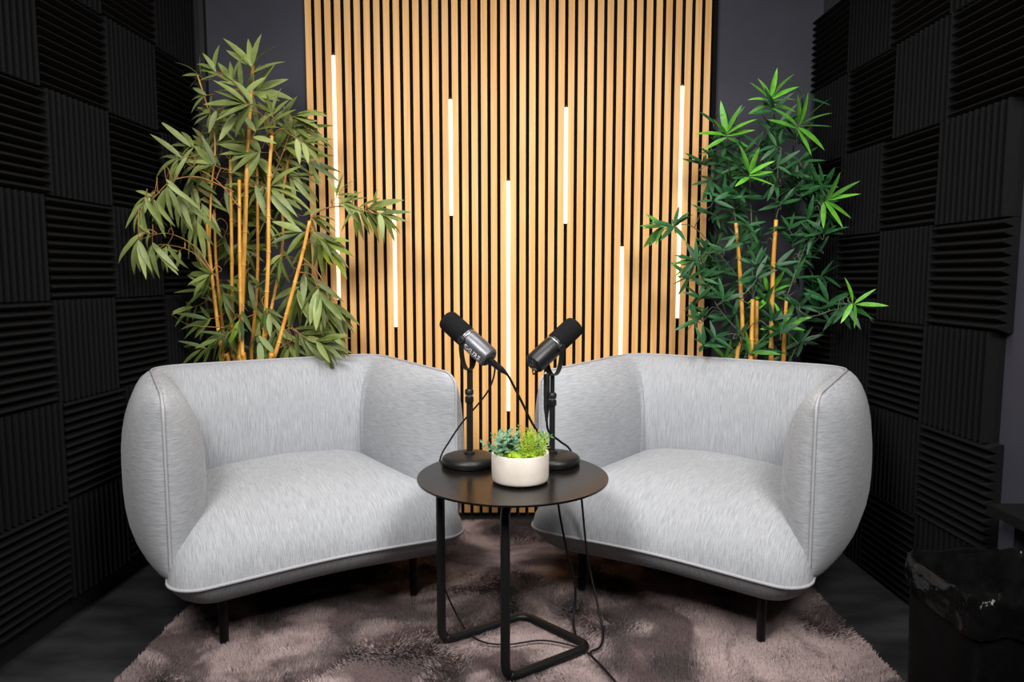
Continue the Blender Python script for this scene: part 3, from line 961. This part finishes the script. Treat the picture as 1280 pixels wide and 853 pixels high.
LEFT_CANES = [[[[-1.06,2.71,0.722],[-1.062,2.71,0.763],[-1.026,2.71,1.231],[-1.014,2.71,1.409],[-0.997,2.71,1.62],[-0.974,2.71,1.848]],0.01064],[[[-1.123,2.75,0.717],[-1.15,2.75,0.765],[-1.182,2.75,1.141],[-1.188,2.75,1.286]],0.008960000000000001],[[[-1.179,2.75,1.203],[-1.166,2.75,1.387],[-1.143,2.75,1.575],[-1.17,2.75,1.718],[-1.202,2.75,1.83]],0.004],[[[-1.114,2.79,0.712],[-1.125,2.79,0.754],[-1.112,2.79,1.111],[-1.103,2.79,1.515]],0.008960000000000001],[[[-1.057,2.81,0.71],[-1.047,2.81,0.824],[-1.018,2.81,1.089],[-1.007,2.81,1.503]],0.008400000000000001],[[[-0.962,2.67,0.727],[-0.958,2.67,0.758],[-0.927,2.67,1.109],[-0.915,2.67,1.404],[-0.897,2.67,1.583]],0.009520000000000002],[[[-0.917,2.63,0.732],[-0.894,2.63,0.778],[-0.787,2.63,1.135],[-0.754,2.63,1.267]],0.008960000000000001],[[[-1.039,2.83,0.707],[-1.01,2.83,0.789],[-0.927,2.83,1.157],[-0.917,2.83,1.365],[-0.89,2.83,1.521]],0.00728],[[[-1.176,2.83,0.707],[-1.172,2.83,0.789],[-1.192,2.83,1.112],[-1.19,2.83,1.328]],0.007840000000000001],[[[-1.022,2.65,0.73],[-1.029,2.65,0.776],[-1.026,2.65,1.108],[-1.017,2.65,1.419]],0.008960000000000001]]
RIGHT_CANES = [[[[0.874,2.71,0.707],[0.892,2.71,0.832],[0.875,2.71,1.079],[0.854,2.71,1.265]],0.01008],[[[0.907,2.65,0.714],[0.908,2.65,0.776],[0.907,2.65,0.976]],0.011200000000000002],[[[0.936,2.69,0.709],[0.94,2.69,0.771],[0.937,2.69,0.969]],0.01008],[[[1.005,2.71,0.707],[1.005,2.71,0.801],[1.002,2.71,1.079],[1.007,2.71,1.277]],0.011200000000000002],[[[1.068,2.75,0.701],[1.07,2.75,0.797],[1.073,2.75,0.98]],0.01008]]
LEFT_TWIGS = [[[[-0.763,2.64,1.242],[-0.744,2.64,1.286],[-0.708,2.64,1.309],[-0.645,2.64,1.321],[-0.568,2.64,1.309],[-0.488,2.64,1.286]],0.004],[[[-1.103,2.6,1.063],[-1.166,2.6,1.166],[-1.232,2.528,1.214],[-1.233,2.328,1.181]],0.003],[[[-1.103,2.6,1.063],[-1.182,2.6,1.151],[-1.234,2.499,1.173],[-1.234,2.415,1.158]],0.0025],[[[-1.02,2.6,1.369],[-1.141,2.6,1.421],[-1.223,2.557,1.403],[-1.226,2.426,1.327],[-1.228,2.343,1.281]],0.003],[[[-0.999,2.6,1.311],[-1.083,2.6,1.412],[-1.182,2.6,1.469],[-1.219,2.6,1.489]],0.0025],[[[-0.998,2.76,1.69],[-1.03,2.76,1.744],[-1.073,2.76,1.81],[-1.145,2.76,1.848]],0.0025],[[[-0.997,2.76,1.72],[-0.974,2.76,1.771],[-0.921,2.76,1.786]],0.002],[[[-0.946,2.76,1.416],[-0.899,2.76,1.51],[-0.839,2.76,1.661]],0.003],[[[-0.814,2.72,1.137],[-0.745,2.72,1.064],[-0.705,2.72,0.949],[-0.684,2.72,0.9]],0.003],[[[-0.831,2.72,1.079],[-0.776,2.72,1.064],[-0.747,2.72,0.98]],0.0025],[[[-0.814,2.72,1.137],[-0.785,2.72,1.193],[-0.711,2.72,1.177]],0.002],[[[-0.941,2.72,0.768],[-0.814,2.72,0.831],[-0.746,2.72,0.806]],0.0025],[[[-1.116,2.7,0.864],[-1.209,2.7,0.87],[-1.247,2.664,0.882],[-1.245,2.551,0.924]],0.002],[[[-1.053,2.7,0.895],[-0.975,2.7,0.91],[-0.933,2.7,0.802]],0.002],[[[-1.029,2.75,1.414],[-0.986,2.75,1.402],[-0.93,2.75,1.402]],0.002]]
RIGHT_TWIGS = [[[[0.883,2.8,1.269],[0.852,2.8,1.455],[0.834,2.8,1.624]],0.0035],[[[0.938,2.74,0.97],[0.928,2.74,1.203],[0.91,2.74,1.461]],0.0035],[[[1.04,2.8,1.284],[1.038,2.8,1.516],[1.002,2.8,1.754]],0.004],[[[1.03,2.76,1.419],[1.078,2.76,1.525],[1.105,2.76,1.646]],0.003],[[[0.954,2.74,0.967],[0.821,2.74,1.126],[0.703,2.74,1.249],[0.622,2.74,1.261]],0.003],[[[1.015,2.6,0.984],[1.097,2.6,0.915],[1.186,2.6,0.936],[1.189,2.416,0.964]],0.0035],[[[1.054,2.7,0.981],[1.128,2.7,1.201],[1.173,2.643,1.345]],0.003],[[[0.915,2.78,0.826],[0.806,2.78,0.953],[0.717,2.78,1.127]],0.003],[[[1.089,2.75,0.717],[1.134,2.75,0.797],[1.194,2.677,0.85]],0.0025]]
CABLES = [[[-0.043,1.985,0.809],[-0.016,1.99,0.781],[0.021,2.02,0.706],[0.062,2.06,0.617],[0.104,2.08,0.554],[0.13,2.1,0.476],[0.14,2.082,0.361],[0.164,2.07,0.232],[0.191,2.06,0.118],[0.183,2.021,0.03],[0.183,1.913,0.03],[0.207,1.832,0.03]],[[0.099,2.02,0.642],[0.107,2.035,0.603],[0.142,2.06,0.568],[0.175,2.085,0.535],[0.2,2.085,0.468],[0.21,2.075,0.381],[0.224,2.06,0.236],[0.238,2.05,0.155],[0.264,1.973,0.03],[0.246,1.87,0.03],[0.213,1.832,0.03],[0.236,1.768,0.03],[0.266,1.684,0.03],[0.305,1.588,0.03]],[[-0.052,1.985,0.786],[-0.066,1.99,0.741],[-0.095,2.0,0.698],[-0.147,2.02,0.635],[-0.188,2.045,0.572],[-0.218,2.055,0.513],[-0.228,2.05,0.404],[-0.216,2.03,0.238],[-0.208,2.02,0.143],[-0.152,1.997,0.03],[-0.095,1.9,0.03],[-0.016,1.878,0.03],[0.087,1.9,0.03],[0.185,1.861,0.03],[0.207,1.832,0.03]]]


def plug(parent_ob, a, b, name='connector'):
    a, b = Vector(a), Vector(b)
    L = (b - a).length
    q = (b - a).to_track_quat('Z', 'Y').to_matrix()
    return MB().lathe([(0, 0), (.0085, 0), (.0092, .002), (.0092, L * .45), (.0082, L * .5), (.0090, L * .55), (.0085, L * .72), (.005, L * .9), (.0038, L), (0, L)], 18, center=a, mat=q).build(name, M['mic_black'], parent_ob, angle=35)


cab_labels = ['black cable from the dark grey microphone plug, hanging behind the planter to the rug',
              'black cable from the plug of the all black microphone, looping down to the rug front',
              'thin black cable curving left from the dark grey microphone, down past the left table leg']
cab_r = [.0036, .0034, .0026]
for i, pts in enumerate(CABLES):
    root = tag(empty('microphone_cable', pts[0]), cab_labels[i], 'cable', 'microphone cables')
    if i == 2:
        pts = [list(micA[1] + Vector((.012, .0, -.004)))] + pts
    pl = smooth_path(pts, 8)
    o = MB().tube(pl, cab_r[i], 8).build('cable_cord', M['cable'], None, smooth=True)
    world_child(o, root)
    if i == 0:
        a = micA[1] + micA[2] * .002
        o = plug(None, a + Vector((-.006, 0, 0)), Vector(pts[1]))
        world_child(o, root)
    elif i == 1:
        o = plug(None, Vector((pts[0][0], pts[0][1], pts[0][2] + .135)), Vector((pts[0][0], pts[0][1], pts[0][2] - .005)))
        world_child(o, root)
        c0 = Vector((pts[0][0], pts[0][1], pts[0][2] + .13))
        r0 = micB[1]
        lp = smooth_path([r0 + Vector((0, 0, -.012)), r0 + Vector((.004, .01, -.027)), (r0 + c0) / 2 + Vector((0, 0, .012)), c0 + Vector((0, 0, .012)), c0], 6)
        o = MB().tube(lp, .002, 8).build('pigtail', M['cable'], None, smooth=True)
        world_child(o, root)


# ------------------------------------------------------------------ leaves
def leaf_mesh(name, mat, width, bend, fold=.22, nseg=6):
    """lanceolate leaf of length 1 along +x, normal +z, tip drooping by bend"""
    v = []
    f = []
    for i in range(nseg + 1):
        t = i / nseg
        w = width * .5 * (math.sin(math.pi * min(1, t ** .75)) ** .8) if 0 < t < 1 else .0
        if i == 0:
            w = width * .06
        x = t * (1 - .12 * abs(bend) * t)
        z = -bend * t * t * .5
        if i == nseg:
            v.append((x, 0, z))
        else:
            v += [(x, -w, z + w * fold), (x, 0, z), (x, w, z + w * fold)]
    for i in range(nseg - 1):
        a = i * 3
        f += [(a, a + 3, a + 4, a + 1), (a + 1, a + 4, a + 5, a + 2)]
    a = (nseg - 1) * 3
    tip = len(v) - 1
    f += [(a, tip, a + 1), (a + 1, tip, a + 2)]
    return MB().add(v, f).mesh(name, mat, True)


LEAFKEYS = {0: 'leaf_olive', 1: 'leaf_dark_olive', 2: 'leaf_yellow', 3: 'leaf_fresh', 4: 'leaf_deep', 5: 'leaf_mid', 6: 'leaf_olive'}
LEAF = {}
for k, key in LEAFKEYS.items():
    w = {0: .225, 1: .15, 2: .2, 3: .19, 4: .19, 5: .19, 6: .15}[k]
    LEAF[k] = [leaf_mesh('leaf', M[key], w, b_) for b_ in ((.1, .35, .65) if k != 6 else (.4, .7, 1.0))]


def grow(clusters, seed, droop, limits):
    """leaf transforms for every cluster: (mesh key, variant, matrix, length, twig start, twig end)"""
    r = random.Random(seed)
    res = []
    twigs = []
    for x, y, z, ang, n, ln, kind in clusters:
        base = Vector((x, y, z))
        a = math.radians(ang)
        d = Vector((math.cos(a), r.uniform(-.35, .25), math.sin(a))).normalized()
        burst = kind in (3, 4, 5)
        stem = ln * (.55 if not burst else .35)
        start = base - d * stem
        twigs.append((start, base))
        for i in range(n):
            if kind == 3:
                sp = (i - (n - 1) / 2) / max(1, (n - 1) / 2)
                aa = a + sp * math.radians(112) + r.uniform(-.12, .12)
                dirv = Vector((math.cos(aa), r.uniform(-.75, .1), math.sin(aa)))
                p = base - d * stem * abs(sp) * .5
            elif burst:
                phi = 2 * math.pi * (i + r.uniform(-.3, .3)) / n
                el = r.uniform(.5, 1.25) if kind != 4 else r.uniform(.5, 1.9)
                s1 = d.cross(Vector((0, 1, 0))).normalized() if abs(d.y) < .95 else Vector((1, 0, 0))
                s2 = d.cross(s1).normalized()
                dirv = d * math.cos(el) + (s1 * math.cos(phi) + s2 * math.sin(phi) * .75) * math.sin(el)
                p = base - d * stem * r.uniform(0, .4)
            else:
                sp = (i - (n - 1) / 2) / max(1, (n - 1) / 2)
                aa = a + sp * math.radians(52) + r.uniform(-.14, .14)
                dirv = Vector((math.cos(aa), r.uniform(-.55, .4), math.sin(aa)))
                p = start.lerp(base, 1 - abs(sp) * .75 * r.random())
            dr = droop * (.25 if kind == 0 and 60 < ang < 180 and z > 1.55 else 1.0)
            dirv = (dirv + Vector((0, 0, -dr * r.uniform(.2, 1)))).normalized()
            k = kind
            if kind == 2:
                k = 2 if r.random() < .35 else 1
            if kind == 3:
                k = 3 if r.random() < .75 else 5
            if kind == 5:
                k = 5 if r.random() < .45 else 4
            if kind == 1 and r.random() < .22:
                k = 0
            L = ln * r.uniform(.8, 1.15)
            up = Vector((r.uniform(-.5, .5), -.75 + r.uniform(-.5, .5), .65))
            zz = (up - dirv * up.dot(dirv)).normalized()
            yy = zz.cross(dirv).normalized()
            var = r.choice((0, 1, 1, 2)) if not burst else r.choice((0, 0, 1))
            tip = p + dirv * L
            lo, hi = limits(tip.y)
            if tip.x < lo + .012:
                dirv.x += (lo + .012 - tip.x) / L
            if tip.x > hi - .012:
                dirv.x -= (tip.x - hi + .012) / L
            dirv.normalize()
            if p.y + dirv.y * L > 2.99:
                dirv.y = min(dirv.y, (2.97 - p.y) / L)
                dirv.normalize()
            zz = (zz - dirv * zz.dot(dirv)).normalized()
            yy = zz.cross(dirv).normalized()
            mt = Matrix((dirv * L, yy * L, zz * L)).transposed().to_4x4()
            mt.translation = p
            res.append((k, var, mt, L))
    return res, twigs


def make_plant(name, loc, label, canes, twig_lines, clusters, seed, droop, twig_mat, limits):
    root = tag(empty(name, loc), label, 'plant', 'tall artificial plants behind the armchairs')
    MB().lathe([(0, 0), (.085, 0), (.088, .005), (.108, .17), (.112, .172), (.112, .185), (.104, .187), (.100, .165), (0, .165)], 32).build('pot', M['planter_black'], root, angle=40)
    MB().lathe([(0, .172), (.06, .170), (.098, .166), (.098, .160), (0, .160)], 24).build('soil', M['soil'], root, smooth=True)
    r = random.Random(seed)
    for pts, rad in canes:
        P0 = Vector(pts[0])
        if P0.z < .9:
            foot = Vector((loc[0] + max(-.07, min(.07, (P0.x - loc[0]) * .5)), loc[1] + max(-.06, min(.06, (P0.y - loc[1]) * .6)), .165))
            line = [foot] + pts
        else:
            line = pts
        pl = smooth_path(line, 7)
        n = len(pl)
        rr = []
        acc = 0
        nodes = []
        for i, p in enumerate(pl):
            rr.append(rad * (1 - .35 * i / (n - 1)))
        mb = MB().tube(pl, rr, 10)
        o = mb.build('cane', M['cane'], None, smooth=True)
        world_child(o, root)
        # swollen joints along the cane
        jb = MB()
        last = pl[0]
        step = r.uniform(.10, .15)
        for i in range(1, n - 1):
            if (pl[i] - last).length > step:
                t = (pl[i + 1] - pl[i - 1]).normalized()
                jb.lathe([(rr[i] * .98, -.004), (rr[i] * 1.22, -.001), (rr[i] * 1.22, .001), (rr[i] * .98, .004)], 10, center=pl[i], mat=t.to_track_quat('Z', 'Y').to_matrix())
                last = pl[i]
        if jb.v:
            j = tag(jb.build('cane_joints', M['cane'], None, smooth=True), kind='stuff')
            j.parent = o
            j.matrix_parent_inverse = root.matrix_basis.inverted()
            o.matrix_parent_inverse = root.matrix_basis.inverted()
            j.matrix_parent_inverse = Matrix.Identity(4)
    lines = [([Vector(q) for q in p], rd) for p, rd in twig_lines]
    for p, rd in lines:
        pl = smooth_path(p, 8)
        world_child(MB().tube(pl, [rd * (1 - .6 * i / len(pl)) for i in range(len(pl))], 6).build('branch', M[twig_mat], None, smooth=True), root)
    leaves, tw = grow(clusters, seed, droop, limits)
    # every cluster hangs on the nearest cane or branch by its own twig
    skel = []
    for p, rd in [([Vector(q) for q in c[0]], c[1]) for c in canes] + lines:
        skel += smooth_path(p, 8)
    tb = MB()
    for a, b in tw:
        near = min(skel, key=lambda q: (q - a).length + (.35 if q.z > a.z + .05 else 0))
        mid = (near + a) / 2 + Vector((0, 0, .02 + .05 * (near - a).length))
        pl = smooth_path([near, mid, a, b], 5)
        tb.tube(pl, [.0019 * (1 - .5 * i / len(pl)) for i in range(len(pl))], 5)
    world_child(tag(tb.build('twigs', M[twig_mat], None, smooth=True), kind='stuff'), root)
    order = sorted(range(len(leaves)), key=lambda i: -leaves[i][3] + leaves[i][2].translation.y * .05)
    inv = root.matrix_basis.inverted()
    rest = {}
    for c, i in enumerate(order):
        k, var, mt, L = leaves[i]
        if c < 300:
            o = link('leaf', LEAF[k][var], root)
            o.matrix_local = inv @ mt
        else:
            me = LEAF[k][var]
            mb = rest.setdefault(k, MB())
            mb.add([inv @ mt @ v_.co for v_ in me.vertices], [tuple(p_.vertices) for p_ in me.polygons])
    if rest:
        V, Fc, mats, idx = [], [], [], []
        for k, mb in rest.items():
            mats.append(M[LEAFKEYS[k]])
            o_ = len(V)
            V += mb.v
            Fc += [tuple(q + o_ for q in f_) for f_ in mb.f]
            idx += [len(mats) - 1] * len(mb.f)
        me = bpy.data.meshes.new('small_leaves')
        me.from_pydata(V, [], Fc)
        for mm in mats:
            me.materials.append(mm)
        me.polygons.foreach_set('material_index', idx)
        me.shade_smooth()
        tag(link('small_leaves', me, root), kind='stuff')
    return root, len(leaves)


def room_limits(y):
    return (LA + LB * y, RA + RB * y)


pA = make_plant('bamboo_plant', (-1.075, 2.845, 0), 'tall artificial bamboo with golden canes and drooping olive leaves behind the left armchair',
                LEFT_CANES, LEFT_TWIGS, LEFT_CLUSTERS, 11, .32, 'twig_brown', room_limits)
pB = make_plant('bamboo_plant', (1.01, 2.85, 0), 'tall artificial plant with deep green leaf bursts and bright tips behind the right armchair',
                RIGHT_CANES, RIGHT_TWIGS, RIGHT_CLUSTERS, 23, .10, 'twig_grey', room_limits)
print('leaves', pA[1], pB[1])


# ------------------------------------------------------------------ planter on the table
def make_planter(loc):
    root = tag(empty('planter', loc), 'cream ceramic bowl of small artificial greenery on the table', 'planter')
    R = .0765
    H = .079
    MB().lathe([(0, .004), (R * .93, .004), (R * .965, .0055), (R * .985, .010), (R * .995, .02), (R, .034), (R, H - .002), (R - .001, H), (R - .006, H), (R - .007, H - .002), (R - .007, .05), (0, .05)], 64).build('pot', M['pot'], root, angle=50)
    for a in (0.5, 2.6, 4.7):
        o = MB().lathe([(0, 0), (.006, 0), (.006, .005), (0, .005)], 12).build('foot', M['mic_black'], root, angle=40)
        o.location = (.05 * math.cos(a), .05 * math.sin(a), 0)
    r = random.Random(8)
    mb = MB()
    n = 18
    prof = [(R - .0075, .066), (R - .012, .073), (R * .7, .082), (R * .4, .087), (0, .089)]
    mb.lathe(prof, 40)
    mb.v = [(x, y, z + .006 * noise.noise(Vector((x * 90, y * 90, 1)))) for x, y, z in mb.v]
    mb.build('moss', M['moss'], root, smooth=True)
    # knobbly moss tufts round the front
    tb = MB()
    for i in range(150):
        a = r.uniform(0, 2 * math.pi)
        q = R * .93 * math.sqrt(r.uniform(.15, 1))
        c = Vector((q * math.cos(a), q * math.sin(a), .078 + r.uniform(-.004, .006)))
        rr = r.uniform(.003, .0065)
        tb.lathe([(0, -rr), (rr * .8, -rr * .5), (rr, 0), (rr * .75, rr * .6), (0, rr)], 6, center=c)
    tag(tb.build('moss_tufts', M['moss'], root, smooth=True), kind='stuff')

    def sprig(c, d, L, nl, ll, w, spread, mb, alt=True):
        c = Vector(c)
        d = Vector(d).normalized()
        s = d.cross(Vector((0, 1, .2))).normalized()
        t = d.cross(s).normalized()
        mb.tube([c, c + d * L * .5, c + d * L], [.0009, .0008, .0005], 4)
        for i in range(nl):
            u = .15 + .85 * i / (nl - 1)
            ph = i * 2.4 + r.uniform(-.3, .3)
            o = (s * math.cos(ph) + t * math.sin(ph))
            dv = (d * math.cos(spread) + o * math.sin(spread)).normalized()
            p = c + d * L * u
            up = Vector((0, -.6, .8))
            zz = (up - dv * up.dot(dv)).normalized()
            yy = zz.cross(dv)
            l2 = ll * r.uniform(.8, 1.1) * (1.1 - .4 * u)
            pts = [p, p + dv * l2 * .45 - yy * w * l2, p + dv * l2 + zz * -.1 * l2, p + dv * l2 * .45 + yy * w * l2, p + dv * l2 * .5 + zz * .08 * l2]
            mb.add(pts, [(0, 1, 4), (1, 2, 4), (2, 3, 4), (3, 0, 4)])
    # blue-green broad leaves on the left
    mb = MB()
    for i in range(9):
        a = r.uniform(0, 6.28)
        c = (-.036 + .014 * math.cos(a), -.012 + .022 * math.sin(a), .076)
        sprig(c, (-.30 + r.uniform(-.55, .5), -.25 + r.uniform(-.4, .3), 1), .055, 8, .031, .27, 1.0, mb)
    sprig((-.05, .0, .08), (-1, -.1, .45), .055, 8, .022, .27, .9, mb)
    mb.build('broad_leaf_sprigs', M['sprig_blue'], root)
    # yellow-green needle sprigs on the right
    mb = MB()
    for i in range(12):
        c = (.03 + r.uniform(-.035, .03), r.uniform(-.045, .03), .076)
        sprig(c, (.2 + r.uniform(-.55, .75), r.uniform(-.55, .2), 1), .056, 16, .025, .085, .8, mb)
    mb.build('needle_sprigs', M['sprig_bright'], root)
    # fern fronds reaching out behind
    mb = MB()
    for dx in (-.75, -.4, 0.0, .3, .62, .85):
        c = (dx * .04, .02, .08)
        sprig(c, (dx + r.uniform(-.1, .1), r.uniform(-.2, .2), 1.0 - .4 * abs(dx)), .062, 16, .019, .16, 1.05, mb)
    mb.build('fern_fronds', M['fern'], root)
    return root


make_planter((.020, 1.828, TZ + .001))

# ------------------------------------------------------------------ bin with a bag
def make_bin(cx, cy, hw, hd, H):
    root = tag(empty('waste_bin', (cx, cy, 0)), 'black waste bin lined with a glossy black bag by the right wall', 'bin')

    def rr(s, z, wob=0.0, seed=0, n=72, amp=0.0):
        n = 168 if wob else 72
        pts = []
        for k in range(n):
            a = 2 * math.pi * k / n
            c, s_ = math.cos(a), math.sin(a)
            e = .35
            x = math.copysign(abs(c) ** e, c) * hw * s
            y = math.copysign(abs(s_) ** e, s_) * hd * s
            if wob:
                q = noise.noise(Vector((c * 2.2 + seed, s_ * 2.2, z * 9))) + .6 * noise.noise(Vector((c * 6 + seed, s_ * 6, z * 14)))
                x *= 1 + wob * q
                y *= 1 + wob * q
                zz = z + amp * noise.noise(Vector((c * 3 + seed, s_ * 3, 5.0)))
            else:
                zz = z
            pts.append((x, y, zz))
        return pts

    def rings(levels):
        v = []
        f = []
        n = len(levels[0])
        for L in levels:
            v += L
        for i in range(len(levels) - 1):
            for k in range(n):
                k2 = (k + 1) % n
                f.append((i * n + k, i * n + k2, (i + 1) * n + k2, (i + 1) * n + k))
        return v, f, n
    lv = [rr(.90, 0.002), rr(.92, .006), rr(.98, H - .012), rr(1.0, H - .01), rr(1.0, H), rr(.97, H), rr(.95, H - .02), rr(.88, .02)]
    v, f, n = rings(lv)
    f.append(tuple(range(n - 1, -1, -1)))
    f.append(tuple((len(lv) - 1) * n + k for k in range(n)))
    MB().add(v, f).build('bin_body', M['bin'], root, angle=40)
    bag = []
    for sc, dz, wb, sd, am in ((1.004, -.070, .022, 2, .022), (1.012, -.056, .024, 2, .018), (1.018, -.042, .024, 2, .014), (1.022, -.028, .022, 3, .010),
                               (1.026, -.014, .020, 3, .008), (1.028, -.003, .018, 4, .008), (1.018, .007, .018, 4, .010), (1.0, .011, .018, 4, .010), (.975, .008, .02, 5, .010),
                               (.95, -.006, .022, 5, .008), (.925, -.026, .03, 5, .008), (.89, -.052, .045, 6, .014), (.84, -.082, .06, 6, .02), (.76, -.112, .09, 7, .026),
                               (.64, -.142, .12, 7, .03), (.46, -.165, .15, 8, .03), (.24, -.178, .2, 9, .03)):
        bag.append(rr(sc, H + dz, wb, sd, amp=am))
    v, f, n = rings(bag)
    f.append(tuple((len(bag) - 1) * n + k for k in range(n)))
    def crumple(x, y, z):
        q = Vector((x, y, z))
        k = abs(noise.noise(q * 24)) + .6 * abs(noise.noise(q * 47 + Vector((3, 1, 2))))
        m_ = abs(noise.noise(q * 20 + Vector((9, 4, 1)))) + .5 * abs(noise.noise(q * 60))
        return (x * (1 + .05 * (k - .35)), y * (1 + .05 * (m_ - .3)), z + .012 * (k - .35))
    v = [crumple(*p_) for p_ in v]
    MB().add(v, f).build('bag', M['bag'], root, smooth=False, angle=28)
    return root


make_bin(1.062, 1.462, .150, .138, .408)

# ------------------------------------------------------------------ low black desk in the recess, its corner in view
desk = tag(empty('low_desk', (1.62, 1.55, 0)), 'low black desk by the right wall, its corner above the bin', 'desk')
MB().box(-.375, .375, -.26, .24, .440, .466).build('desk_top', M['desk'], desk)
for sx in (.06, .335):
    for sy in (-.22, .20):
        MB().box(sx - .02, sx + .02, sy - .02, sy + .02, 0, .44).build('leg', M['desk'], desk)
MB().box(.08, .315, .19, .21, .385, .44).build('apron', M['desk'], desk)

# ------------------------------------------------------------------ offcut of foam lying at the foot of the left wall
off = link('foam_offcut', TILE)
off.location = (-1.235, 2.53, .001)
off.scale = (.5, .45, .6)
off.rotation_euler = (0, 0, math.radians(88))
tag(off, 'small black ribbed foam offcut on the floor behind the left armchair', 'foam')
